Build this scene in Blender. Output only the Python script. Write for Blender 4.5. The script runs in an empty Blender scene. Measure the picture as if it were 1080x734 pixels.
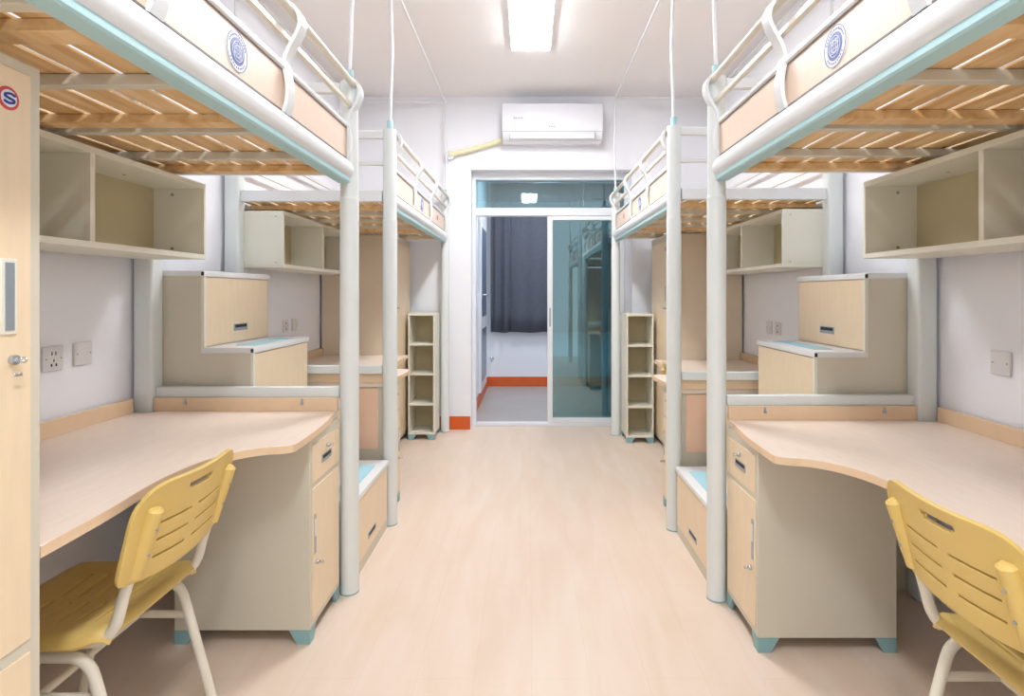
import bpy, bmesh, math, random
from mathutils import Vector, Matrix
random.seed(7)
PI = math.pi
scene = bpy.context.scene
C = scene.collection

# ------------------------------------------------------------------ camera, world, exposure, lamps
cd = bpy.data.cameras.new('camera')
cam = bpy.data.objects.new('camera', cd); C.objects.link(cam)
cam.location = (-0.012, 0.0, 1.27)
cam.rotation_euler = (PI/2, 0, 0)
cd.sensor_fit = 'HORIZONTAL'; cd.sensor_width = 36.0
cd.lens = 36.0*600/1080
cd.shift_x = -17/1080.0
cd.shift_y = -58/1080.0
cd.clip_start = 0.02; cd.clip_end = 60
scene.camera = cam

w = bpy.data.worlds.new('world'); scene.world = w; w.use_nodes = True
bg = w.node_tree.nodes['Background']
bg.inputs[0].default_value = (0.96, 0.98, 1.0, 1); bg.inputs[1].default_value = 0.95
scene.view_settings.view_transform = 'Standard'
scene.view_settings.look = 'None'
scene.view_settings.exposure = 0.40
scene.view_settings.gamma = 1.0
scene.view_settings.use_curve_mapping = False
LAMP = 40.0          # emission of the ceiling panels
LAMP_COL = (0.95, 0.975, 1.0)
BALC = 120.0         # emission of the unseen fill lamp added on the balcony
def area(name, loc, sx, sy, power, col):
    ld = bpy.data.lights.new(name, 'AREA'); ld.shape = 'RECTANGLE'; ld.size = sx; ld.size_y = sy
    ld.energy = power; ld.color = col
    o = bpy.data.objects.new(name, ld); C.objects.link(o); o.location = loc
    return o

# ------------------------------------------------------------------ materials
def lin(c):
    return tuple(((v/255.0)/12.92 if v/255.0 <= 0.04045 else ((v/255.0+0.055)/1.055)**2.4) for v in c)
MATS = {}
def base(name, col, rough=0.5, metal=0.0, spec=0.5, coat=0.0):
    m = bpy.data.materials.new(name); m.use_nodes = True
    b = m.node_tree.nodes['Principled BSDF']
    b.inputs['Base Color'].default_value = (*lin(col), 1)
    b.inputs['Roughness'].default_value = rough
    b.inputs['Metallic'].default_value = metal
    b.inputs['Specular IOR Level'].default_value = spec
    b.inputs['Coat Weight'].default_value = coat
    MATS[name] = m
    return m, b
def vary(name, col, amount=0.05, scale=4.0, rough=0.5, bump=0.0, bscale=200, stretch=(1,1,1), **k):
    m, b = base(name, col, rough, **k)
    nt = m.node_tree; N = nt.nodes; L = nt.links
    tc = N.new('ShaderNodeTexCoord'); mp = N.new('ShaderNodeMapping'); L.new(tc.outputs['Object'], mp.inputs[0])
    mp.inputs['Scale'].default_value = stretch
    n = N.new('ShaderNodeTexNoise'); n.inputs['Scale'].default_value = scale; n.inputs['Detail'].default_value = 5
    L.new(mp.outputs[0], n.inputs[0])
    r = N.new('ShaderNodeValToRGB')
    lo = tuple(max(0, c*(1-amount)) for c in lin(col)); hi = tuple(min(1, c*(1+amount)) for c in lin(col))
    r.color_ramp.elements[0].position = 0.3; r.color_ramp.elements[0].color = (*lo, 1)
    r.color_ramp.elements[1].position = 0.7; r.color_ramp.elements[1].color = (*hi, 1)
    L.new(n.outputs['Fac'], r.inputs[0]); L.new(r.outputs[0], b.inputs['Base Color'])
    if bump:
        n2 = N.new('ShaderNodeTexNoise'); n2.inputs['Scale'].default_value = bscale
        L.new(tc.outputs['Object'], n2.inputs[0])
        bp = N.new('ShaderNodeBump'); bp.inputs['Strength'].default_value = bump; bp.inputs['Distance'].default_value = 0.002
        L.new(n2.outputs['Fac'], bp.inputs['Height']); L.new(bp.outputs[0], b.inputs['Normal'])
    return m
vary('wall', (244, 245, 252), 0.012, 1.5, 0.85, bump=0.15)
vary('ceiling', (250, 247, 248), 0.01, 1.0, 0.9, bump=0.1)
vary('post', (226, 231, 231), 0.012, 3, 0.38)
vary('rail', (232, 234, 236), 0.01, 3, 0.3)
vary('cream', (213, 206, 189), 0.015, 3, 0.5, bump=0.05, bscale=500)
vary('creamlight', (232, 229, 215), 0.012, 3, 0.45)
vary('door_peach', (238, 216, 184), 0.03, 7, 0.38, stretch=(6, 6, 1))
vary('panel_peach', (240, 216, 196), 0.02, 7, 0.35, stretch=(6, 6, 1))
vary('desk_peach', (238, 220, 206), 0.03, 9, 0.34, stretch=(8, 1, 8))
vary('desk_edge', (232, 203, 170), 0.03, 9, 0.5)
vary('cyan', (176, 213, 218), 0.01, 3, 0.4)
vary('foot', (138, 178, 182), 0.02, 3, 0.5)
vary('mat', (165, 212, 228), 0.03, 30, 0.6, bump=0.3, bscale=150)
vary('yellow', (222, 192, 114), 0.03, 6, 0.42, bump=0.08, bscale=300)
vary('tube', (228, 222, 208), 0.012, 5, 0.35)
vary('orange', (220, 98, 36), 0.05, 8, 0.45)
vary('curtain', (92, 95, 106), 0.06, 20, 0.9, bump=0.3, bscale=400)
vary('tile', (178, 172, 168), 0.05, 3, 0.4)
vary('plastic', (234, 235, 242), 0.005, 2, 0.18)
vary('plate', (226, 224, 226), 0.01, 4, 0.35)
vary('pipe', (236, 232, 190), 0.02, 20, 0.6)
vary('alu', (232, 236, 242), 0.01, 4, 0.35)
vary('interior_shade', (198, 184, 148), 0.02, 4, 0.6)  # back boards of the shelves, with their shade put into a darker colour
base('chrome', (200, 205, 212), 0.22, 1.0)
base('handle', (168, 180, 190), 0.35, 0.6)
base('dark', (38, 36, 34), 0.6)
base('badge_white', (232, 236, 248), 0.4)
base('badge_blue', (44, 60, 150), 0.4)
base('badge_dots', (150, 160, 205), 0.4)
base('edging', (138, 126, 118), 0.5)
vary('panel_pink', (244, 205, 178), 0.02, 7, 0.4)
vary('wardrobe_side', (226, 210, 186), 0.02, 7, 0.45)
base('red', (205, 70, 60), 0.4)
base('grey_mark', (150, 150, 158), 0.5)
base('frost', (104, 118, 140), 0.3)
# pine boards
m, b = base('pine', (206, 158, 98), 0.55)
nt = m.node_tree; N = nt.nodes; L = nt.links
tc = N.new('ShaderNodeTexCoord'); mp = N.new('ShaderNodeMapping'); mp.inputs['Scale'].default_value = (14, 1.3, 14)
L.new(tc.outputs['Object'], mp.inputs[0])
n = N.new('ShaderNodeTexNoise'); n.inputs['Scale'].default_value = 1.6; n.inputs['Detail'].default_value = 6; n.inputs['Distortion'].default_value = 0.6
L.new(mp.outputs[0], n.inputs[0])
r = N.new('ShaderNodeValToRGB'); e = r.color_ramp.elements
e[0].position = 0.25; e[0].color = (*lin((204, 156, 96)), 1)
e[1].position = 0.75; e[1].color = (*lin((244, 214, 170)), 1)
x = e.new(0.5); x.color = (*lin((232, 194, 140)), 1)
L.new(n.outputs['Fac'], r.inputs[0])
v = N.new('ShaderNodeTexVoronoi'); v.inputs['Scale'].default_value = 5.0
mp2 = N.new('ShaderNodeMapping'); mp2.inputs['Scale'].default_value = (1.6, 0.7, 1); L.new(tc.outputs['Object'], mp2.inputs[0]); L.new(mp2.outputs[0], v.inputs[0])
r2 = N.new('ShaderNodeValToRGB'); r2.color_ramp.elements[0].position = 0.035; r2.color_ramp.elements[0].color = (1, 1, 1, 1)
r2.color_ramp.elements[1].position = 0.09; r2.color_ramp.elements[1].color = (0, 0, 0, 1)
L.new(v.outputs['Distance'], r2.inputs[0])
mx = N.new('ShaderNodeMix'); mx.data_type = 'RGBA'; L.new(r2.outputs[0], mx.inputs[0]); L.new(r.outputs[0], mx.inputs[6]); mx.inputs[7].default_value = (*lin((110, 66, 30)), 1)
L.new(mx.outputs[2], b.inputs['Base Color'])
# floor laminate
m, b = base('floor', (229, 207, 190), 0.42)
nt = m.node_tree; N = nt.nodes; L = nt.links
tc = N.new('ShaderNodeTexCoord'); mp = N.new('ShaderNodeMapping'); mp.inputs['Scale'].default_value = (5, 0.9, 1)
L.new(tc.outputs['Object'], mp.inputs[0])
n = N.new('ShaderNodeTexNoise'); n.inputs['Scale'].default_value = 1.8; n.inputs['Detail'].default_value = 8; n.inputs['Distortion'].default_value = 0.5
L.new(mp.outputs[0], n.inputs[0])
r = N.new('ShaderNodeValToRGB'); e = r.color_ramp.elements
e[0].position = 0.3; e[0].color = (*lin((225, 203, 183)), 1)
e[1].position = 0.7; e[1].color = (*lin((232, 214, 199)), 1)
L.new(n.outputs['Fac'], r.inputs[0])
mp3 = N.new('ShaderNodeMapping'); mp3.inputs['Rotation'].default_value = (0, 0, PI/2); L.new(tc.outputs['Object'], mp3.inputs[0])
bk = N.new('ShaderNodeTexBrick'); bk.inputs['Scale'].default_value = 1.0
bk.inputs['Brick Width'].default_value = 1.2; bk.inputs['Row Height'].default_value = 0.19
bk.inputs['Mortar Size'].default_value = 0.0012; bk.inputs['Mortar Smooth'].default_value = 0.3
bk.inputs['Color1'].default_value = (0.985, 0.985, 0.985, 1); bk.inputs['Color2'].default_value = (1, 1, 1, 1); bk.inputs['Mortar'].default_value = (0.93, 0.91, 0.89, 1)
L.new(mp3.outputs[0], bk.inputs[0])
mx = N.new('ShaderNodeMix'); mx.data_type = 'RGBA'; mx.blend_type = 'MULTIPLY'; mx.inputs[0].default_value = 1.0
L.new(r.outputs[0], mx.inputs[6]); L.new(bk.outputs['Color'], mx.inputs[7])
L.new(mx.outputs[2], b.inputs['Base Color'])
# tinted door glass: transparent teal plus a mirror-like share
def glass(name, tint, refl):
    m = bpy.data.materials.new(name); m.use_nodes = True; nt = m.node_tree; N = nt.nodes; L = nt.links
    N.clear(); out = N.new('ShaderNodeOutputMaterial'); mix = N.new('ShaderNodeMixShader')
    t = N.new('ShaderNodeBsdfTransparent'); t.inputs[0].default_value = (*tint, 1)
    g = N.new('ShaderNodeBsdfGlossy'); g.inputs['Roughness'].default_value = 0.02; g.inputs['Color'].default_value = (0.75, 0.92, 0.95, 1)
    mix.inputs[0].default_value = refl
    L.new(t.outputs[0], mix.inputs[1]); L.new(g.outputs[0], mix.inputs[2]); L.new(mix.outputs[0], out.inputs[0])
    MATS[name] = m
glass('glass', (0.53, 0.70, 0.73), 0.17)
m = bpy.data.materials.new('lamp'); m.use_nodes = True; MATS['lamp'] = m
b = m.node_tree.nodes['Principled BSDF']; b.inputs['Emission Color'].default_value = (*LAMP_COL, 1); b.inputs['Emission Strength'].default_value = LAMP
b.inputs['Base Color'].default_value = (0.9, 0.9, 0.9, 1)
m = m.copy(); m.name = 'balcony_fill'; MATS['balcony_fill'] = m; m.node_tree.nodes['Principled BSDF'].inputs['Emission Strength'].default_value = BALC
m.node_tree.nodes['Principled BSDF'].inputs['Emission Color'].default_value = (0.86, 0.93, 1, 1)

# ------------------------------------------------------------------ mesh helpers
class MB:
    def __init__(s): s.bm = bmesh.new()
    def box(s, a, b, bev=0.0, seg=1, mat=None):
        lo = [min(a[i], b[i]) for i in range(3)]; hi = [max(a[i], b[i]) for i in range(3)]
        r = bmesh.ops.create_cube(s.bm, size=1.0)
        vs = r['verts']
        for v in vs:
            v.co = Vector([lo[i] + (v.co[i]+0.5)*(hi[i]-lo[i]) for i in range(3)])
        if mat is not None:
            for v in vs: v.co = mat @ v.co
        if bev > 0:
            es = list({e for v in vs for e in v.link_edges})
            bmesh.ops.bevel(s.bm, geom=es, offset=bev, segments=seg, affect='EDGES', profile=0.5)
        return s
    def prism(s, pts, axis, a0, a1, bev=0.0):
        """polygon in the two other axes, extruded along axis (0,1,2)"""
        def mk(p, a):
            if axis == 0: return (a, p[0], p[1])
            if axis == 1: return (p[0], a, p[1])
            return (p[0], p[1], a)
        v0 = [s.bm.verts.new(mk(p, a0)) for p in pts]; v1 = [s.bm.verts.new(mk(p, a1)) for p in pts]
        n = len(pts)
        fs = [s.bm.faces.new(v0), s.bm.faces.new(v1[::-1])]
        for i in range(n):
            fs.append(s.bm.faces.new((v0[i], v1[i], v1[(i+1) % n], v0[(i+1) % n])))
        if bev > 0:
            es = {e for f in fs[:2] for e in f.edges}
            bmesh.ops.bevel(s.bm, geom=list(es), offset=bev, segments=1, affect='EDGES')
        return s
    def tube(s, pts, r, seg=12, caps=True, r2=None, fil=0.0):
        pts = [Vector(p) for p in pts]
        if fil > 0 and len(pts) > 2:
            q = [pts[0]]
            for i in range(1, len(pts)-1):
                a, b_, c = pts[i-1], pts[i], pts[i+1]
                f = min(fil, (a-b_).length*0.48, (c-b_).length*0.48)
                p0 = b_ + (a-b_).normalized()*f; p1 = b_ + (c-b_).normalized()*f
                for k in range(7):
                    t = k/6; q.append(p0*(1-t)**2 + b_*2*t*(1-t) + p1*t*t)
            q.append(pts[-1]); pts = q
        n = len(pts); rings = []
        up = None
        for i, p in enumerate(pts):
            d = (pts[min(i+1, n-1)] - pts[max(i-1, 0)]).normalized()
            if up is None:
                up = Vector((0, 0, 1)) if abs(d.z) < 0.9 else Vector((1, 0, 0))
            up = (up - d*up.dot(d)).normalized(); sd = d.cross(up)
            rr = r if r2 is None else r + (r2-r)*i/(n-1)
            rings.append([s.bm.verts.new(p + (up*math.cos(a) + sd*math.sin(a))*rr) for a in [2*PI*k/seg for k in range(seg)]])
        for i in range(n-1):
            for k in range(seg):
                s.bm.faces.new((rings[i][k], rings[i][(k+1) % seg], rings[i+1][(k+1) % seg], rings[i+1][k]))
        if caps:
            s.bm.faces.new(rings[0][::-1]); s.bm.faces.new(rings[-1])
        return s
    def disc(s, c, axis, r, th, seg=32, rin=0.0):
        """solid disc (or ring) whose axis is a world axis"""
        ax = Vector((0, 0, 0)); ax[axis] = 1; u = Vector((0, 0, 0)); u[(axis+1) % 3] = 1; v_ = ax.cross(u); c = Vector(c)
        def ring(rad, off): return [s.bm.verts.new(c + ax*off + (u*math.cos(2*PI*k/seg) + v_*math.sin(2*PI*k/seg))*rad) for k in range(seg)]
        a, b_ = ring(r, -th/2), ring(r, th/2)
        for k in range(seg): s.bm.faces.new((a[k], a[(k+1) % seg], b_[(k+1) % seg], b_[k]))
        if rin <= 0:
            s.bm.faces.new(a[::-1]); s.bm.faces.new(b_)
        else:
            a2, b2 = ring(rin, -th/2), ring(rin, th/2)
            for k in range(seg):
                k1 = (k+1) % seg
                s.bm.faces.new((a2[k], b2[k], b2[k1], a2[k1])); s.bm.faces.new((a[k], a2[k], a2[k1], a[k1])); s.bm.faces.new((b_[k], b_[k1], b2[k1], b2[k]))
        return s
    def ribbon(s, path, th, y0, y1):
        """flat bar bent in the lat/z plane, width along y"""
        P = [Vector((p[0], p[1])) for p in path]; n = len(P); A = []; B = []
        for i, p in enumerate(P):
            d = (P[min(i+1, n-1)] - P[max(i-1, 0)]).normalized(); nn = Vector((-d.y, d.x))
            A.append(p + nn*th/2); B.append(p - nn*th/2)
        rows = [[s.bm.verts.new((q.x, y, q.y)) for q in Q] for Q in (A, B) for y in (y0, y1)]
        a0, a1, b0, b1 = rows
        for i in range(n-1):
            s.bm.faces.new((a0[i], a0[i+1], a1[i+1], a1[i])); s.bm.faces.new((b0[i], b1[i], b1[i+1], b0[i+1]))
            s.bm.faces.new((a0[i], b0[i], b0[i+1], a0[i+1])); s.bm.faces.new((a1[i], a1[i+1], b1[i+1], b1[i]))
        s.bm.faces.new((a0[0], a1[0], b1[0], b0[0])); s.bm.faces.new((a0[-1], b0[-1], b1[-1], a1[-1]))
        return s

def smooth_path(P, k=5):
    P = [Vector(p) for p in P]; out = []
    for i in range(len(P)-1):
        p0 = P[max(i-1, 0)]; p1 = P[i]; p2 = P[i+1]; p3 = P[min(i+2, len(P)-1)]
        for j in range(k):
            t = j/k
            out.append(0.5*((2*p1) + (p2-p0)*t + (2*p0-5*p1+4*p2-p3)*t*t + (3*p1-p0-3*p2+p3)*t**3))
    out.append(P[-1]); return out

IDENT = lambda p: Vector(p)
class Ctx:
    """maps builder coordinates (distance from the aisle's middle, depth, height) to the room"""
    def __init__(s, side=1, bed=0, k=1.0, raw=False): s.s, s.b, s.k, s.raw = side, bed, k, raw
    def __call__(s, p):
        if s.raw: return Vector(p)
        y = p[1] if s.b == 0 else 5.55 - p[1]
        return Vector((s.s*p[0], y*s.k, p[2]))
RAW = Ctx(raw=True)

def build(name, mb, mat, parent=None, cx=RAW, origin=None, angle=38):
    for v in mb.bm.verts: v.co = cx(v.co)
    bmesh.ops.recalc_face_normals(mb.bm, faces=mb.bm.faces)
    if parent is not None:
        off = Vector(parent['_o'])
    elif origin is not None: off = Vector(origin)
    else:
        xs = [v.co for v in mb.bm.verts]
        off = Vector(((min(v.x for v in xs)+max(v.x for v in xs))/2, (min(v.y for v in xs)+max(v.y for v in xs))/2, min(v.z for v in xs)))
    for v in mb.bm.verts: v.co -= off
    me = bpy.data.meshes.new(name); mb.bm.to_mesh(me); mb.bm.free()
    me.polygons.foreach_set('use_smooth', [True]*len(me.polygons))
    me.set_sharp_from_angle(angle=math.radians(angle))
    me.materials.append(MATS[mat])
    o = bpy.data.objects.new(name, me); C.objects.link(o)
    if parent is not None: o.parent = parent
    else: o.location = off
    o['_o'] = list(off)
    return o
def tag(o, label, cat, group=None):
    o['label'] = label; o['category'] = cat
    if group: o['group'] = group
    return o
def thing(name, label, cat, loc, group=None, cx=RAW):
    o = bpy.data.objects.new(name, None); C.objects.link(o); o.empty_display_size = 0.1
    p = cx(loc); o.location = p; o['_o'] = list(p)
    return tag(o, label, cat, group)
def struct(name, mb, mat, parent=None, **k):
    o = build(name, mb, mat, parent, **k)
    if parent is None: o['kind'] = 'structure'
    return o
def B(a, b, bev=0.0, seg=1): return MB().box(a, b, bev, seg)

# ------------------------------------------------------------------ the room
W = 1.68; YB = 5.30; H = 3.10; YF = -.35; YBB = 7.75
struct('floor', B((-W-.15, YF-.15, -.12), (W+.15, YB+.15, 0)), 'floor')
struct('ceiling', B((-W-.15, YF-.15, H), (W+.15, YB+.2, H+.12)), 'ceiling')
struct('wall_left', B((-W-.15, YF-.15, 0), (-W, YB, H)), 'wall')
struct('wall_right', B((W, YF-.15, 0), (W+.15, YB, H)), 'wall')
DX0, DX1, DZ = -.545, .955, 2.418
wb = MB().box((-W-.15, YB, 0), (DX0, YB+.2, H)).box((DX1, YB, 0), (W+.15, YB+.2, H)).box((DX0, YB, DZ), (DX1, YB+.2, H))
struct('wall_back', wb, 'wall')
struct('baseboard_back_left', B((-W, YB-.012, 0), (DX0-.005, YB, .122), .003), 'orange')
struct('baseboard_back_right', B((DX1+.005, YB-.012, 0), (W, YB, .122), .003), 'orange')
# balcony beyond the door
struct('floor_balcony', B((-.75, YB+.15, -.12), (1.75, YBB+.15, 0)), 'tile')
struct('ceiling_balcony', B((-.75, YB+.2, 2.90), (1.75, YBB+.15, 3.0)), 'ceiling')
struct('wall_balcony_left', B((-.72, YB+.2, 0), (-.57, YBB, 2.90)), 'wall')
struct('wall_balcony_right', B((1.60, YB+.2, 0), (1.75, YBB, 2.90)), 'wall')
WZ0, WZ1 = 0.95, 2.45
struct('wall_balcony_back', MB().box((-.72, YBB, 0), (1.75, YBB+.15, WZ0)).box((-.72, YBB, WZ1), (1.75, YBB+.15, 2.90)).box((-.72, YBB, WZ0), (-.35, YBB+.15, WZ1)).box((1.45, YBB, WZ0), (1.75, YBB+.15, WZ1)), 'wall')
struct('baseboard_balcony_back', B((-.558, YBB-.012, 0), (1.60, YBB, .13), .003), 'orange')
struct('baseboard_balcony_left', MB().box((-.57, YB+.2, 0), (-.558, YBB-.012, .13), .003), 'orange')
win = MB()
for a, b in (((-.35, WZ0), (1.45, WZ0+.05)), ((-.35, WZ1-.05), (1.45, WZ1)), ((-.35, WZ0+.05), (-.30, WZ1-.05)), ((1.40, WZ0+.05), (1.45, WZ1-.05)), ((.525, WZ0+.05), (.575, WZ1-.05))):
    win.box((a[0], YBB+.04, a[1]), (b[0], YBB+.10, b[1]), .003)
w1 = struct('window_1', win, 'alu')
build('pane', B((-.30, YBB+.066, WZ0+.05), (.525, YBB+.072, WZ1-.05)), 'glass', w1)
build('pane', B((.575, YBB+.066, WZ0+.05), (1.40, YBB+.072, WZ1-.05)), 'glass', w1)
# side door on the balcony
d2 = struct('door_2', B((-.57, 6.35, .15), (-.535, 7.18, 2.12), .004), 'alu')
build('door_pane', MB().box((-.536, 6.45, 1.0), (-.531, 7.08, 2.02), .001).box((-.536, 6.45, .26), (-.531, 7.08, .86), .001), 'frost', d2)
build('door_handle', MB().box((-.535, 6.40, 1.13), (-.528, 6.44, 1.36), .002).tube([(-.53, 6.42, 1.25), (-.48, 6.42, 1.25), (-.48, 6.55, 1.25)], .009, 10, fil=.02), 'chrome', d2)
t = thing('wall_tap', 'small metal tap low on the balcony wall left of the curtain', 'tap', (-.50, YBB, .36))
build('flange', MB().disc((-.50, YBB-.004, .38), 1, .022, .008), 'chrome', t)
build('spout', MB().tube([(-.50, YBB-.006, .38), (-.50, YBB-.07, .38), (-.50, YBB-.09, .345)], .009, 10, fil=.02), 'chrome', t)
build('lever', MB().box((-.545, YBB-.06, .395), (-.49, YBB-.045, .403), .002).tube([(-.50, YBB-.05, .38), (-.50, YBB-.05, .40)], .007), 'chrome', t)
# curtain: one pleated cloth
def curtain(name, x0, x1, z0, z1, y, amp, lab):
    mb = MB(); n = 150; cols = []
    ph = 0
    for i in range(n+1):
        f = i/n; x = x0 + (x1-x0)*f
        dens = 1.0 if x < x0+.28 else 0.55
        ph += dens*2*PI/9
        a = amp*(1.0 if dens == 1.0 else .45)
        col = []
        for j in range(9):
            z = z1 + (z0-z1)*j/8
            col.append(mb.bm.verts.new((x+.006*math.sin(ph*.7), y + a*math.sin(ph)*(0.5+.5*j/8), z + (.006*math.sin(ph*.5) if j == 8 else 0))))
        cols.append(col)
    for i in range(n):
        for j in range(8): mb.bm.faces.new((cols[i][j], cols[i+1][j], cols[i+1][j+1], cols[i][j+1]))
    o = build(name, mb, 'curtain', angle=80)
    md = o.modifiers.new('thick', 'SOLIDIFY'); md.thickness = .004
    return tag(o, lab, 'curtain')
cu = curtain('curtain', -.52, 1.52, .74, 2.74, YBB-.09, .03, 'dark grey pleated curtain hanging over the balcony window beyond the sliding door')
t = tag(build('curtain_rod', MB().tube([(-.55, YBB-.09, 2.755), (1.57, YBB-.09, 2.755)], .012).tube([(-.4, YBB-.09, 2.755), (-.4, YBB, 2.755)], .008).tube([(1.4, YBB-.09, 2.755), (1.4, YBB, 2.755)], .008), 'chrome'), 'metal rod carrying the grey curtain on the balcony', 'curtain rod')

# sliding door with transom: frame, fixed glass above, one leaf parked in front of the other
fy0, fy1 = YB+.12, YB+.20
X0, X1 = DX0+.03, DX1-.03
fr = MB().box((DX0, fy0, 0), (DX0+.038, fy1, DZ), .003).box((DX1-.045, fy0, 0), (DX1, fy1, DZ), .003)
fr.box((DX0+.038, fy0, DZ-.070), (DX1-.045, fy1, DZ), .003).box((DX0+.038, fy0, 2.006), (DX1-.045, fy1, 2.083), .003).box((DX0+.038, fy0, 0), (DX1-.045, fy1, .03), .003)
d1 = struct('door_1', fr, 'alu')
build('transom_glass', B((DX0+.038, fy0+.05, 2.083), (DX1-.045, fy0+.056, DZ-.070)), 'glass', d1)
def leaf(x0, x1, y):
    mb = MB(); s_ = .05
    mb.box((x0, y, .032), (x0+s_, y+.035, 2.004), .003).box((x1-s_, y, .032), (x1, y+.035, 2.004), .003)
    mb.box((x0+s_, y, 1.964), (x1-s_, y+.035, 2.004), .003).box((x0+s_, y, .032), (x1-s_, y+.035, .080), .003)
    l = build('sliding_leaf', mb, 'alu', d1)
    build('pane', B((x0+s_, y+.015, .080), (x1-s_, y+.021, 1.964)), 'glass', l)
    return l
l = leaf(.172, DX1-.047, fy0+.003)
leaf(.178, DX1-.05, fy0+.042)
build('door_handle', B((.19, fy0-.004, .95), (.205, fy0+.008, 1.13), .003), 'handle', l)

# ceiling lamps
def lamp(y0, y1, lab):
    t = thing('ceiling_light', lab, 'ceiling light', (0.008, (y0+y1)/2, H-.03), 'white ceiling light panels')
    xc = .008; hw = .135
    f = MB().box((xc-hw-.01, y0-.01, H-.03), (xc-hw, y1+.01, H)).box((xc+hw, y0-.01, H-.03), (xc+hw+.01, y1+.01, H)).box((xc-hw, y0-.01, H-.03), (xc+hw, y0, H)).box((xc-hw, y1, H-.03), (xc+hw, y1+.01, H))
    build('frame', f, 'plastic', t)
    build('diffuser', B((xc-hw, y0, H-.040), (xc+hw, y1, H-.004), .004), 'lamp', t)
lamp(2.98, 4.20, 'long glowing white panel on the ceiling in front of the air conditioner')
lamp(-0.30, 0.60, 'long glowing white panel on the ceiling right above the camera, outside the frame')
t = thing('balcony_fill_light', 'unseen round fill lamp added on the balcony ceiling', 'ceiling light', (.3, 6.6, 2.86))  # added out of view to brighten the balcony
build('base', MB().disc((.3, 6.6, 2.885), 2, .15, .03), 'plastic', t)
bo = MB().disc((.3, 6.6, 2.868), 2, .135, .006)
build('diffuser', bo, 'balcony_fill', t)

# air conditioner, pipe
ax0, ax1, az0, az1, ay = -.245, .655, 2.635, 2.965, 5.09
t = thing('air_conditioner', 'white wall air conditioner mounted above the sliding door', 'air conditioner', ((ax0+ax1)/2, YB, az0))
prof = [(YB, az0+.01), (YB, az1), (ay+.02, az1), (ay, az1-.015), (ay-.005, az0+.11), (ay+.005, az0+.06), (ay+.05, az0+.012), (ay+.09, az0)]
build('housing', MB().prism(prof, 0, ax0, ax1, .004), 'plastic', t)
build('front_panel', MB().box((ax0+.002, ay-.012, az0+.082), (ax1-.002, ay+.004, az1-.004), .004, 2), 'plastic', t)
fl = build('air_flap', MB().box((ax0+.07, ay-.004, az0+.022), (ax1-.07, ay+.004, az0+.074), .002, mat=Matrix.Translation((0, ay+.012, az0+.05)) @ Matrix.Rotation(math.radians(14), 4, 'X') @ Matrix.Translation((0, -ay, -az0-.05))), 'plastic', t)
build('flap_seam', MB().box((ax0+.066, ay+.008, az0+.008), (ax0+.07, ay+.012, az0+.076)).box((ax1-.07, ay-.002, az0+.012), (ax1-.064, ay+.012, az0+.076)), 'grey_mark', t)
lg = MB()
for i in range(5): lg.box((-.125+i*.014, ay-.0135, 2.825), (-.116+i*.014, ay-.0115, 2.834 if i % 2 else 2.838))
lg.box((-.14, ay-.0135, 2.824), (-.129, ay-.0115, 2.838), .002)
build('logo', lg, 'grey_mark', t)
lg = MB()
for i in range(4): lg.box((.190+i*.012, ay-.0135, 2.753), (.198+i*.012, ay-.0115, 2.762))
lg.box((.172, ay-.0135, 2.751), (.184, ay-.0115, 2.765), .002)
build('logo', lg, 'grey_mark', t)
t = thing('insulated_pipe', 'cream insulated pipe running from the air conditioner into the wall', 'pipe', (-.48, YB-.05, 2.56))
build('pipe', MB().tube([(ax0-.002, YB-.06, az0+.045), (-.38, YB-.045, az0+.005), (-.60, YB-.045, 2.575), (-.735, YB-.05, 2.548)], .023, 14, fil=.06), 'pipe', t)
build('wall_sleeve', MB().disc((-.735, YB-.03, 2.54), 1, .038, .06, rin=.0), 'plastic', t)

# ------------------------------------------------------------------ wall plates
def plate(x, y, z, n, lab, grp, kind):
    s = -1 if x < 0 else 1; xi = x; xo = x - s*.009
    t = thing('power_outlet' if kind == 'socket' else 'wall_plate', lab, 'outlet' if kind == 'socket' else 'wall plate', (x, y, z-.043), grp)
    build('cover', B((xi, y-.043, z-.043), (xo, y+.043, z+.043), .004, 2), 'plate', t)
    d = MB()
    if kind == 'socket':
        for (a, b, w_, h_) in ((-.008, .018, .002, .006), (.008, .018, .002, .006), (0, -.006, .002, .005), (-.010, -.022, .003, .005), (.010, -.022, .003, .005)):
            d.box((xo, y+a-w_, z+b-h_), (xo-s*.0008, y+a+w_, z+b+h_))
        build('pin_slot', d, 'dark', t)
    for q in (-.031, .031):
        build('screw', MB().disc((xo, y+q, z), 0, .0035, .002, 12), 'handle', t)
plate(-W, 1.99, 1.04, 0, 'white five hole power outlet nearest the wardrobe on the left wall', None, 'socket')
plate(-W, 2.125, 1.045, 0, 'blank white wall plate beside the five hole outlet', None, 'blank')
plate(W, 2.03, 1.02, 0, 'blank white wall plate above the right front desk', None, 'blank')
plate(W, 1.885, 1.02, 0, 'white power outlet at the right edge of the photo', None, 'socket')
plate(-W, 3.90, 1.045, 0, 'white power outlet over the rear left desk, nearer the stair cabinet', None, 'socket')
plate(-W, 4.05, 1.045, 0, 'blank white wall plate over the rear left desk, nearer the wardrobe', None, 'blank')
plate(W, 3.84, 1.03, 0, 'white power outlet over the rear right desk, nearer the stair cabinet', None, 'socket')
plate(W, 3.98, 1.03, 0, 'blank white wall plate over the rear right desk, nearer the wardrobe', None, 'blank')

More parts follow.
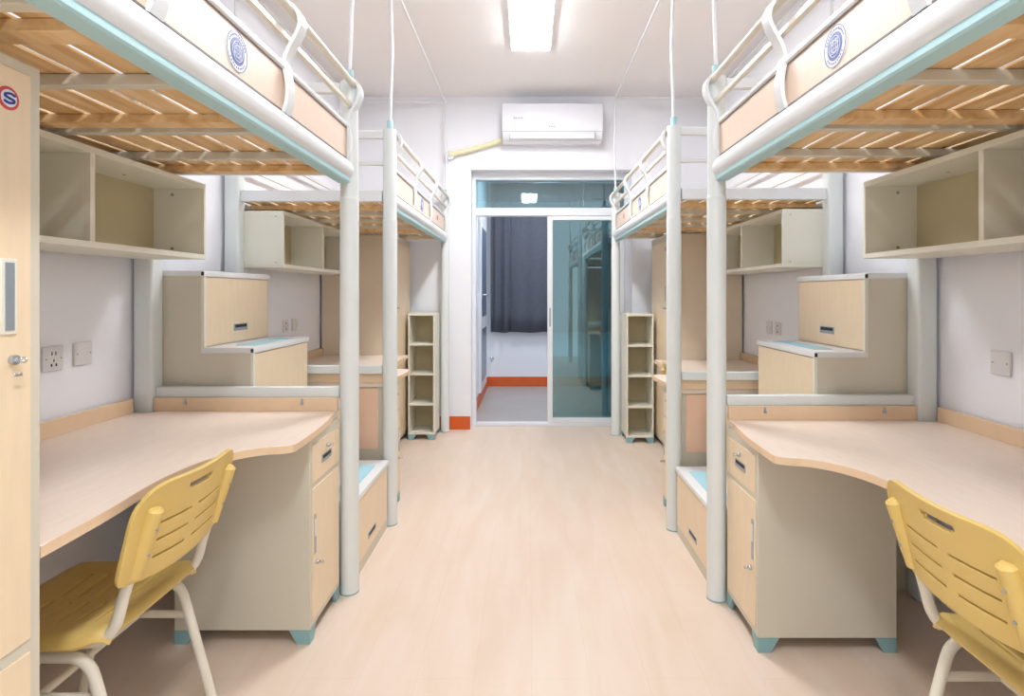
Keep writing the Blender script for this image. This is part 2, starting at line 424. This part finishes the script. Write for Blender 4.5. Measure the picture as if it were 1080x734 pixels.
# ------------------------------------------------------------------ loft bed
PX = .772
def bracket_path():
    P = [(.768, 1.830), (.757, 1.865), (.755, 1.915), (.764, 1.965), (.764, 1.995), (.748, 2.035), (.726, 2.075), (.717, 2.105), (.722, 2.135), (.738, 2.158), (.756, 2.168)]
    return smooth_path([Vector((a, b)) for a, b in P], 5)
def crest(t, cx, y, z, r=.053):
    f = .7715
    bd = build('badge', MB().disc((f, y, z), 0, r, .003, 40), 'badge_white', t, cx)
    bd['label'] = 'round blue and white crest badge'
    build('badge_ring', MB().disc((f-.001, y, z), 0, r-.001, .003, 40, rin=r-.0022), 'badge_blue', bd, cx)
    build('badge_core', MB().disc((f-.001, y, z), 0, r*.66, .003, 40), 'badge_blue', bd, cx)
    g = MB()
    g.disc((f-.002, y, z), 0, r*.50, .003, 32, rin=r*.475)
    g.disc((f-.002, y, z), 0, r*.30, .003, 24, rin=r*.27)
    for q in (-.3, -.1, .1, .3):
        g.box((f-.0035, y+q*r-.0005, z-r*.36), (f-.001, y+q*r+.0005, z+r*.36))
        g.box((f-.0035, y-r*.36, z+q*r-.0005), (f-.001, y+r*.36, z+q*r+.0005))
    build('badge_emblem', g, 'badge_white', bd, cx)
    g = MB()
    for k in range(14):
        a = PI*(.12+.76*k/13); a = a if k < 99 else a
        yy, zz = y+math.cos(a)*r*.80, z+math.sin(a)*r*.80
        g.box((f-.0025, yy-.0016, zz-.0022), (f-.001, yy+.0016, zz+.0022))
    for k in range(10):
        a = -PI*(.2+.6*k/9)
        yy, zz = y+math.cos(a)*r*.80, z+math.sin(a)*r*.80
        g.box((f-.0025, yy-.0013, zz-.0020), (f-.001, yy+.0013, zz+.0020))
    build('badge_lettering', g, 'badge_blue', bd, cx)

def loft_bed(cx, lab):
    Y1, Y0 = 2.42, .34
    t = thing('loft_bed', lab, 'loft bed', (PX+.4, (Y0+Y1)/2, 0), 'loft beds', cx)
    for (lat, y) in ((PX, Y1), (PX, Y0), (1.627, Y1), (1.627, Y0)):
        aisle = lat < 1
        p = MB()
        if aisle:
            p.tube([(lat, y, .004), (lat, y, 1.665)], .039, 28)
            p.tube([(lat, y, 1.6655), (lat, y, 1.675)], .039, 28, r2=.037)
            p.tube([(lat, y, 1.674), (lat, y, 2.165)], .037, 24)
        else:
            p.box((lat-.04, y-.04, 0), (lat+.04, y+.04, 2.165), .012, 3)
        po = build('corner_post', p, 'post', t, cx)
        build('foot_cap', MB().tube([(lat, y, 0), (lat, y, .006)], .040, 28), 'foot', po, cx)
    sr = MB().prism([(.806, 1.832), (.782, 1.832), (.764, 1.825), (.750, 1.810), (.743, 1.793), (.743, 1.776), (.750, 1.760), (.758, 1.752), (.806, 1.752)], 1, Y0+.03, Y1-.034)
    s = build('side_rail', sr, 'rail', t, cx)
    tr = build('rail_trim', MB().prism([(.757, 1.752), (.757, 1.736), (.762, 1.731), (.806, 1.731), (.806, 1.752)], 1, Y0+.03, Y1-.034), 'cyan', s, cx); tr['label'] = 'pale turquoise strip along the underside of the rail'
    build('side_rail', MB().box((1.61, Y0+.04, 1.745), (1.655, Y1-.04, 1.832), .004), 'rail', t, cx)
    pn = build('side_panel', B((.772, Y0+.03, 1.8365), (.786, Y1-.034, 1.9575)), 'panel_peach', t, cx); pn['label'] = 'pale peach board between the rail and the guard bars'
    build('panel_edging', MB().box((.7705, Y0+.03, 1.832), (.787, Y1-.034, 1.8365)).box((.7705, Y0+.03, 1.9575), (.787, Y1-.034, 1.962)), 'edging', t, cx)
    build('panel_rail', MB().box((.762, Y0+.03, 1.962), (.790, Y1-.034, 1.982), .004), 'rail', t, cx)
    build('guard_bar', MB().box((.752, Y0+.01, 2.048), (.770, Y1-.012, 2.070), .003), 'tube', t, cx)
    build('guard_bar', MB().tube([(.748, Y0+.01, 2.148), (.748, Y1-.02, 2.148)], .014, 14), 'tube', t, cx)
    for z in (1.985, 2.12):
        build('guard_bar', MB().box((1.612, Y0+.04, z-.012), (1.632, Y1-.04, z+.012), .003), 'rail', t, cx)
    yb = (Y0+.035, 1.15, 1.775, Y1-.024)
    for y in yb:
        build('guard_bracket', MB().ribbon(bracket_path(), .012, y-.022, y+.022), 'rail', t, cx)
    for ye in (Y0, Y1):
        sgn = 1 if ye == Y0 else -1
        build('end_rail', MB().box((.812, ye-.018, 1.772), (1.587, ye+.018, 1.833), .003), 'rail', t, cx)
        build('end_bar', MB().box((.808, ye-.012, 1.972), (1.587, ye+.012, 1.996), .003), 'rail', t, cx)
        build('end_bar', MB().box((.808, ye-.014, 2.118), (1.587, ye+.014, 2.160), .003), 'rail', t, cx)
    # cross bar above the desk
    build('desk_crossbar', MB().box((.812, 2.405, .828+cx.dz), (1.587, 2.435, .872+cx.dz), .003), 'post', t, cx)
    for y in (.55, .952, 1.318, 1.705, 2.035):
        build('cross_beam', MB().box((.804, y-.015, 1.746), (1.612, y+.015, 1.773), .002), 'cream', t, cx)
    bd = MB()
    lat0 = .85; yy0, yy1 = Y0+.03, Y1-.03
    edges = [.809] + [.85+.1*i for i in range(8)] + [1.606]
    for i in range(len(edges)-1):
        a, b = edges[i]+.0085, edges[i+1]-.0085
        if i == 0: a = .809
        bd.box((a, yy0, 1.774), (b, yy1, 1.780), .001)
    bb = build('bed_board', bd, 'pine', t, cx); bb['label'] = 'pine plank bed board with narrow gaps'
    for y in (.46, 1.068, 1.625, 2.265):
        build('batten', MB().box((.812, y-.028, 1.748), (1.605, y+.028, 1.7735), .002), 'pine', bb, cx)
    crest(t, cx, 1.483, 1.899)
    # small red label on the panel near the far end
    st = build('sticker', MB().disc((.7708, .79, 1.90), 0, .022, .002, 24), 'red', t, cx); st['label'] = 'small round red sticker'
    return t

def net_frame(cx, lab):
    Y1, Y0 = 2.42, .34; Z = 3.02
    t = thing('mosquito_net_frame', lab, 'net frame', (PX, Y1, 2.165), 'net frames on the bed posts', cx)
    for y, tp in ((Y1, PX), (Y0, PX)):
        q = build('pole', MB().tube([(tp, y, 2.18), (tp-.012, y, 2.6), (tp, y, Z)], .0085, 10), 'rail', t, cx)
        build('socket', MB().tube([(tp, y, 2.1655), (tp, y, 2.215)], .017, 16), 'cyan', q, cx)['label'] = 'pale blue plastic socket'
        build('bar', MB().tube([(tp, y, Z), (1.60, y, Z)], .008, 8), 'rail', t, cx)
        q = build('pole', MB().tube([(1.62, y, 2.18), (1.62, y, Z)], .0085, 10), 'rail', t, cx)
        build('socket', MB().tube([(1.62, y, 2.1655), (1.62, y, 2.215)], .017, 16), 'cyan', q, cx)
    build('bar', MB().tube([(PX, Y0, Z), (PX, Y1, Z)], .008, 8), 'rail', t, cx)
    build('bar', MB().tube([(1.62, Y0, Z), (1.62, Y1, Z)], .008, 8), 'rail', t, cx)

# ------------------------------------------------------------------ furniture
def desk(cx, lab):
    dz = cx.dz; ZT = .774+dz
    ym = (1.115 if cx.s < 0 else 1.05) if cx.b == 0 else 1.01
    t = thing('desk', lab, 'desk', (1.3, 1.75, ZT-.025), 'built-in study desks', cx)
    front = [(.968, ym), (.975, 1.30), (.990, 1.45), (.992, 1.56), (.978, 1.66), (.945, 1.745), (.900, 1.80), (.855, 1.828), (.812, 1.838), (.785, 1.855), (.776, 1.885), (.780, 2.05), (.795, 2.22), (.812, 2.34)]
    fp = [(p.x, p.y) for p in smooth_path([Vector(q) for q in front], 5)]
    poly = fp + [(.812, 2.392), (1.565, 2.392), (1.575, 2.36), (1.663, 2.36), (1.663, ym)]
    top = MB().prism(poly, 2, ZT-.025, ZT, .0015)
    tp = build('desktop', top, 'desk_peach', t, cx)
    # front edge band
    e = MB(); pts = fp
    for i in range(len(pts)-1):
        a, b = Vector(pts[i]), Vector(pts[i+1]); d = (b-a).normalized(); n = Vector((-d.y, d.x))
        if n.x > 0: n = -n
        q = [a, b, b+n*.0012, a+n*.0012]
        e.prism([(v.x, v.y) for v in q], 2, ZT-.024, ZT-.001)
    build('edge_band', e, 'desk_edge', tp, cx)
    bb = build('backboard', MB().box((.812, 2.386, ZT), (1.583, 2.404, ZT+.056), .001), 'desk_edge', t, cx)
    for lat in (.96, 1.45):
        build('bolt', MB().disc((lat, 2.384, ZT+.034), 1, .007, .005, 16).box((lat-.004, 2.384, ZT+.034), (lat+.004, 2.386, ZT+.052)), 'handle', bb, cx)
    build('side_board', MB().box((1.648, ym, ZT), (1.664, 2.36, ZT+.058), .001), 'desk_edge', t, cx)
    # under-desk modesty panel near the wall
    build('support_panel', MB().box((1.10, ym+.002, .0), (1.66, ym+.018, ZT-.0255), .001), 'cream', t, cx)

def feet(t, cx, lat0, lat1, y0, y1, h=.051, w_=.075):
    for la in (0, 1):
        for yb in (0, 1):
            x = lat0 if la == 0 else lat1; dx = 1 if la == 0 else -1
            y = y0 if yb == 0 else y1; dy = 1 if yb == 0 else -1
            m = MB()
            m.prism([(x, 0), (x+dx*w_*.62, 0), (x+dx*w_, h), (x, h)], 1, y, y+dy*.012)
            m.prism([(y+dy*.012, 0), (y+dy*w_*.5, 0), (y+dy*w_*.8, h), (y+dy*.012, h)], 0, x, x+dx*.012)
            build('foot', m, 'foot', t, cx)['label'] = 'grey-blue corner foot'

def recess_handle(parent, cx, lat, y0, y1, z0, z1, m='dark'):
    h = build('handle', MB().box((lat-.002, y0, z0), (lat+.001, y1, z1), .001), 'handle', parent, cx)
    h['label'] = 'recessed metal handle'
    build('handle_slot', MB().box((lat-.0028, y0+(y1-y0)*.08, z0+(z1-z0)*.45), (lat-.001, y1-(y1-y0)*.08, z1-(z1-z0)*.12)), m, h, cx)
    return h
def lock(parent, cx, lat, y, z, key=True):
    l = build('lock', MB().disc((lat-.004, y, z), 0, .009, .008, 20).disc((lat-.010, y, z), 0, .006, .006, 16), 'chrome', parent, cx)
    if key: build('key', MB().box((lat-.019, y-.0015, z-.004), (lat-.012, y+.0015, z+.004), .001).disc((lat-.022, y, z), 1, .006, .002, 16, rin=.003), 'chrome', l, cx)

def drawer_cabinet(cx, lab):
    dz = cx.dz; ZT = .774+dz-.0255
    t = thing('drawer_cabinet', lab, 'cabinet', (1.04, 2.2, 0), 'desk cabinets', cx)
    la, lb, y0, y1 = .800, 1.290, 2.054, 2.374
    build('body', MB().box((la, y0, .051), (lb, y1, ZT), .002), 'cream', t, cx)
    build('back_panel', MB().box((la+.05, y1-.001, .40), (lb-.03, y1+.004, ZT-.01)), 'panel_pink', t, cx) if cx.b == 1 else None
    feet(t, cx, la, lb, y0, y1)
    d = build('drawer', MB().box((la-.003, y0+.022, ZT-.175), (la+.004, y1-.012, ZT-.035), .001), 'door_peach', t, cx)
    recess_handle(d, cx, la-.003, y0+.11, y0+.215, ZT-.125, ZT-.095)
    lock(d, cx, la-.003, y0+.165, ZT-.070)
    d = build('door', MB().box((la-.003, y0+.022, .075), (la+.004, y1-.012, ZT-.195), .001), 'door_peach', t, cx)
    recess_handle(d, cx, la-.003, y0+.033, y0+.052, .31, .455, 'plate')
    lock(d, cx, la-.003, y0+.055, .275)

def stairs(cx, lab):
    dz = cx.dz*.5
    t = thing('stair_cabinet', lab, 'stair cabinet', (1.2, 2.77, 0), 'stair cabinets between the beds', cx)
    y0, y1 = 2.462, 3.085
    zs = [.367+dz, .700+dz, 1.034+dz, 1.368+dz]
    ls = [.775, .992, 1.209, 1.423, 1.618]
    poly = [(ls[0]+.004, .028), (ls[0]+.004, zs[0]-.026)]
    for i in range(1, 4): poly += [(ls[i], zs[i-1]-.026), (ls[i], zs[i]-.026)]
    poly += [(ls[4], zs[3]-.026), (ls[4], .028)]
    # the body; its lowest step stays between the two posts
    hi = [p for p in poly]
    body = MB()
    body.prism([(ls[1], .028)] + [(ls[1], zs[1]-.026), (ls[2], zs[1]-.026), (ls[2], zs[2]-.026), (ls[3], zs[2]-.026), (ls[3], zs[3]-.026), (ls[4], zs[3]-.026), (ls[4], .028)], 1, y0, y1)
    body.box((ls[0], 2.475, .0), (ls[1], 3.075, zs[0]-.026))
    build('body', body, 'cream', t, cx)
    build('plinth', MB().box((ls[1], y0+.01, 0), (ls[4]-.01, y1-.01, .028)), 'cream', t, cx)
    for i in range(4):
        a, b = ls[i]-.010, ls[i+1]-.0015 if i < 3 else ls[4]
        ya, yb = (y0-.002, y1+.004) if i else (2.473, 3.077)
        l = build('step_top', MB().box((a, ya, zs[i]-.026), (b, yb, zs[i]), .004, 2), 'rail', t, cx)
        m = build('step_mat', MB().box((a+.045, ya+.10, zs[i]), (a+.13, yb-.10, zs[i]+.0025), .001), 'mat', l, cx)
        m['label'] = 'pale blue non-slip strip'
        build('end_plug', MB().box((a+.001, ya-.003, zs[i]-.022), (a+.011, ya+.002, zs[i]-.006)), 'dark', l, cx) if i else None
    for i in range(4):
        zb = (zs[i-1]+.004) if i else .055
        ya, yb = (y0+.014, y1-.014) if i else (2.490, 3.060)
        d = build('drawer_front' if i == 0 else 'flap_door', MB().box((ls[i]-.004, ya, zb), (ls[i]+.002, yb, zs[i]-.030), .001), 'door_peach', t, cx)
        if i == 0: recess_handle(d, cx, ls[i]-.004, 2.70, 2.83, .100, .128)
        if i == 3: recess_handle(d, cx, ls[i]-.004, 2.72, 2.85, zs[2]+.055, zs[2]+.088)
    # cream edge strips round the risers on the near side
    for i in (2, 3):
        build('edge_strip', MB().box((ls[i]-.010, y0-.001, zs[i-1]-.026 if i == 3 else .70), (ls[i]+.004, y0+.013, zs[i]-.026), .001), 'creamlight', t, cx)

def bookshelf(cx, lab):
    t = thing('hanging_bookshelf', lab, 'bookshelf', (1.5, 1.76, 1.413), 'open bookshelves under the beds', cx)
    la, lb, y0, y1, z0, z1 = 1.368, 1.640, 1.125, 2.395, 1.411, 1.726
    T = .020
    build('bottom_board', MB().box((la, y0, z0), (lb, y1, z0+T), .001), 'creamlight', t, cx)
    build('top_board', MB().box((la, y0, z1-T), (lb, y1, z1), .001), 'creamlight', t, cx)
    build('side_board', MB().box((la, y1-.014, z0+T), (lb, y1, z1-T), .0005), 'creamlight', t, cx)
    build('side_board', MB().box((la, y0, z0+T), (lb, y0+.014, z1-T), .0005), 'creamlight', t, cx)
    build('divider', MB().box((la+.002, 1.765, z0+T), (lb-.02, 1.785, z1-T), .0005), 'creamlight', t, cx)
    build('back_board', MB().box((lb-.06, y0+.014, z0+T), (lb-.05, y1-.014, z1-T)), 'interior_shade', t, cx)
    s = MB()
    for (lat, z) in ((1.41, z0+.03), (1.59, z0+.03), (1.41, z1-.03), (1.59, z1-.03)):
        s.disc((lat, y1+.001, z), 1, .004, .003, 10)
    build('screws', s, 'handle', t, cx)
    s = MB()
    for z in (z0+.045, z1-.045): s.disc((1.50, y1-.016, z), 1, .006, .004, 12); s.disc((1.50, y1-.30, z0+T if z < 1.5 else z1-T), 2, .006, .004, 12)
    build('screws', s, 'chrome', t, cx)

def wardrobe(cx, lab):
    if cx.b == 0: la, lb, y0, y1 = .955, 1.665, .50, (1.10 if cx.s < 0 else 1.04)
    else: la, lb, y0, y1 = 1.085, 1.665, .385, 1.00
    z1 = 1.702 if cx.b == 0 else 1.735
    t = thing('wardrobe', lab, 'wardrobe', ((la+lb)/2, (y0+y1)/2, 0), 'tall wardrobes', cx)
    build('body', MB().box((la, y0, .045), (lb, y1, z1), .002), 'cream', t, cx)
    feet(t, cx, la, lb, y0, y1, .045, .06)
    build('side_panel', MB().box((la+.012, y1-.001, .06), (lb-.012, y1+.003, z1-.01)), 'wardrobe_side', t, cx)
    for (za, zb, nm) in ((.617, 1.680, 'door'), (.075, .593, 'door')):
        d = build(nm, MB().box((la-.003, y0+.022, za), (la+.004, y1-.024, zb), .0012), 'door_peach', t, cx)
        if za > .3:
            h = build('handle', MB().box((la-.006, y1-.088, 1.195), (la-.002, y1-.056, 1.332), .001), 'creamlight', d, cx)
            build('handle_slot', MB().box((la-.0075, y1-.081, 1.202), (la-.005, y1-.063, 1.325)), 'handle', h, cx)
            lock(d, cx, la-.003, y1-.064, 1.148)
            k = build('hanging_key', MB().box((la-.016, y1-.072, 1.118), (la-.013, y1-.056, 1.124), .001), 'chrome', d, cx)
            st = build('sticker', MB().disc((la-.0035, y1-.072, 1.622), 0, .021, .002, 30), 'red', d, cx); st['label'] = 'round red sticker with a white centre and blue emblem'
            build('sticker_centre', MB().disc((la-.0045, y1-.072, 1.622), 0, .0155, .0018, 30), 'badge_white', st, cx)
            e = MB()
            e.tube([(la-.0062, y1-.072+a_, 1.622+b_) for a_, b_ in ((.011, .0065), (.002, .0095), (-.009, .006), (-.009, .0015), (.0, .0), (.009, -.0015), (.009, -.006), (-.002, -.0095), (-.011, -.0065))], .0022, 8, fil=.004)
            build('sticker_emblem', e, 'badge_blue', st, cx)
        else:
            recess_handle(d, cx, la-.003, y1-.088, y1-.064, .42, .53)

def cubby(cx, lab):
    # canonical depth mirrored for the rear bed: 5.55 - y
    la, lb, y0, y1 = .822, 1.050, 5.55-5.21, 5.55-4.92
    z0, z1 = .045, 1.092
    t = thing('cubby_shelf', lab, 'shelf unit', ((la+lb)/2, (y0+y1)/2, 0), 'narrow cubby shelves beside the door', cx)
    T = .012
    build('side_panel', MB().box((la, y0, z0), (la+T, y1, z1), .001), 'creamlight', t, cx)
    build('side_panel', MB().box((lb-T, y0, z0), (lb, y1, z1), .001), 'creamlight', t, cx)
    build('back_panel', MB().box((la+T, y0, z0), (lb-T, y0+.008, z1)), 'interior_shade', t, cx)
    build('top_panel', MB().box((la+T, y0+.008, z1-.018), (lb-T, y1, z1), .001), 'creamlight', t, cx)
    for z in (.831, .573, .311, .062):
        build('shelf', MB().box((la+T, y0+.008, z-.016), (lb-T, y1-.001, z), .001), 'creamlight', t, cx)
    feet(t, cx, la, lb, y0, y1, .045, .07)

# ------------------------------------------------------------------ chairs
def grid_panel(mb, us, vs, holes, fn):
    V = [[mb.bm.verts.new(fn(u, v)) for v in vs] for u in us]
    for i in range(len(us)-1):
        for j in range(len(vs)-1):
            cu_, cv = (us[i]+us[i+1])/2, (vs[j]+vs[j+1])/2
            if any(h(cu_, cv) for h in holes): continue
            mb.bm.faces.new((V[i][j], V[i+1][j], V[i+1][j+1], V[i][j+1]))
    for v in [v for v in mb.bm.verts if not v.link_faces]: mb.bm.verts.remove(v)
def lines(a, b, n, extra=()):
    xs = sorted(set([round(a+(b-a)*i/n, 5) for i in range(n+1)] + [round(e, 5) for e in extra]))
    out = [xs[0]]
    ex = set(round(e, 5) for e in extra)
    for q in xs[1:]:
        if q-out[-1] < (b-a)/n*.3:
            if q in ex and out[-1] not in ex: out[-1] = q; continue
            if q not in ex and q != xs[-1]: continue
        out.append(q)
    return out
def make_chair(lab):
    t = thing('study_chair', lab, 'chair', (0, 0, 0), 'yellow study chairs')
    # backrest
    mb = MB()
    SL = [(.20, .225), (.38, .405), (.56, .585)]
    AR = [(-.60, -.06), (.08, .60)]
    us = lines(-1, 1, 48, [q for a in AR for q in a] + [-.24, .24, -.2, .2]); vs = lines(0, 1, 30, [q for s_ in SL for q in s_] + [.80, .83, .86, .88])
    def fb(a, v):
        n = 6.0
        zt = .806 + .010*a*a; zb = .582 - .020*(1-a*a)
        zc = (zt+zb)/2; hh = (zt-zb)/2
        k = 2*v-1
        w_ = .222*(1-max(0, k)**5*.10-max(0, -k)**8*.05)
        zc -= hh*abs(a)**7*.13*1.0; hh *= (1-abs(a)**7*.15)
        z = zc + hh*k
        y = w_*a
        u = -.028*(1-a*a) - (z-.58)*.24 + .035 + .012*max(0, v-.8)**2*-10
        return (u, y, z)
    holes = []
    for (v0, v1) in SL:
        for (a0, a1) in AR: holes.append(lambda a, v, v0=v0, v1=v1, a0=a0, a1=a1: a0 < a < a1 and v0 < v < v1)
    holes.append(lambda a, v: .80 < v < .88 and abs(a) < .24 and not ((v < .83) and abs(a) > .2))
    grid_panel(mb, us, vs, holes, fb)
    o = build('backrest', mb, 'yellow', t, origin=None, angle=60)
    md = o.modifiers.new('thick', 'SOLIDIFY'); md.thickness = .010; md.offset = 0
    md = o.modifiers.new('round', 'BEVEL'); md.width = .0025; md.segments = 2; md.limit_method = 'ANGLE'; md.angle_limit = math.radians(50)
    # seat
    mb = MB()
    SR = [(.20, .222), (.32, .342), (.44, .462), (.56, .582), (.68, .702)]
    us = lines(0, 1, 36, [q for s_ in SR for q in s_]); vs = lines(-1, 1, 36, [-.6, -.06, .08, .6])
    def fs(u, v):
        k = 2*u-1
        w_ = .205*(1-abs(k)**6*.16)
        L_ = .40*(1-abs(v)**6*.06)
        x = .07+.20 + L_/2*k
        z = .452 - .016*(1-v*v)*math.sin(PI*u)*1.0
        z += .014*max(0, 1-u*6)
        z -= .030*max(0, (u-.86)/.14)**2
        z -= .020*max(0, (abs(v)-.88)/.12)**2
        z -= .020*max(0, (.06-u)/.06)**2
        return (x, w_*v, z)
    holes = []
    for i, (v0, v1) in enumerate(SR):
        for (a0, a1) in ((-.6, -.06), (.08, .6)): holes.append(lambda u, v, v0=v0, v1=v1, a0=a0, a1=a1: v0 < u < v1 and a0 < v < a1)
    grid_panel(mb, us, vs, holes, fs)
    o = build('seat', mb, 'yellow', t, angle=60)
    md = o.modifiers.new('thick', 'SOLIDIFY'); md.thickness = .018; md.offset = 0
    md = o.modifiers.new('round', 'BEVEL'); md.width = .006; md.segments = 3; md.limit_method = 'ANGLE'; md.angle_limit = math.radians(50)
    R = .0135
    for s_ in (-1, 1):
        y = s_*.168
        f = build('back_support', MB().tube([(-.012, y, .72), (.045, y, .56), (.075, y, .432), (.38, y, .424)], R, 14, fil=.07), 'tube', t)
        sl = build('sleeve', MB().tube([(-.027, y, .748), (.026, y, .590)], .0195, 16), 'yellow', f)
        build('sleeve_cap', MB().tube([(-.027, y, .748), (-.029, y, .754)], .0185, 16, r2=.012), 'yellow', sl)
        sc = MB()
        for zz, xx in ((.70, -.012), (.64, .0085)): sc.disc((xx-.020, y, zz), 0, .004, .004, 10)
        build('screw', sc, 'handle', sl)
        y2 = s_*.178
        lg = build('leg', MB().tube([(.235, y2, .402), (.125, y2, .402), (.018, y2, .014)], R, 14, fil=.06), 'tube', t)
        build('foot_cap', MB().tube([(.0185, y2, .018), (.0137, y2, 0.0)], R+.002, 14), 'plate', lg)
        lg = build('leg', MB().tube([(.235, y2, .402), (.355, y2, .402), (.430, y2, .014)], R, 14, fil=.06), 'tube', t)
        build('foot_cap', MB().tube([(.4295, y2, .018), (.4325, y2, 0.0)], R+.002, 14), 'plate', lg)
        build('stretcher', MB().tube([(.10, y2, .304), (.25, y2, .304), (.385, y2, .30)], .011, 12), 'tube', t)
    build('stretcher', MB().tube([(.25, -.178, .304), (.25, .178, .304)], .011, 12), 'tube', t)
    return t
def copy_tree(o, parent=None):
    c = o.copy(); C.objects.link(c); c.parent = parent
    for ch in [x_ for x_ in bpy.data.objects if x_.parent == o]: copy_tree(ch, c)
    return c
def place(t, x, y, rz, lab):
    t.location = (x, y, 0); t.rotation_euler = (0, 0, rz); t['label'] = lab

# ------------------------------------------------------------------ fill the room
SIDE = {-1: 'left', 1: 'right'}; POS = {0: 'front', 1: 'rear'}
HOWP = {0: 'nearest the camera', 1: 'beside the balcony door'}
for s in (-1, 1):
    for b in (0, 1):
        cx = Ctx(s, b, 1.0 if s < 0 else .978); cx.dz = 0.0 if s < 0 else -.025
        S, P = SIDE[s], POS[b]
        loft_bed(cx, f'white loft bed with peach side board on the {S}, {HOWP[b]}')
        net_frame(cx, f'thin white net frame rising from the {P} {S} loft bed')
        desk(cx, f'peach wood desk under the {P} {S} loft bed')
        drawer_cabinet(cx, f'beige cabinet with drawer and peach door under the {P} {S} desk')
        bookshelf(cx, f'cream two bay open shelf hung over the {P} {S} desk')
        wardrobe(cx, f'tall cream wardrobe with peach doors at the end of the {P} {S} desk')
        if b == 0: stairs(cx, f'cream stepped stair cabinet with peach fronts between the two {S} beds')
        if b == 1: cubby(cx, f'narrow cream shelf with four open cubbies on the {S} of the balcony door')
c0 = make_chair('x')
place(c0, -.935, 1.535, PI, 'yellow slotted chair with cream legs at the front left desk')
c = copy_tree(c0); place(c, .930, 1.255, 0, 'yellow slotted chair with cream legs at the front right desk')
c = copy_tree(c0); place(c, -.95, 3.86, PI+.15, 'yellow chair behind the posts at the rear left desk')
c = copy_tree(c0); place(c, .94, 3.72, 0.0, 'yellow chair behind the posts at the rear right desk')
for o in bpy.data.objects:
    if '_o' in o.keys(): del o['_o']
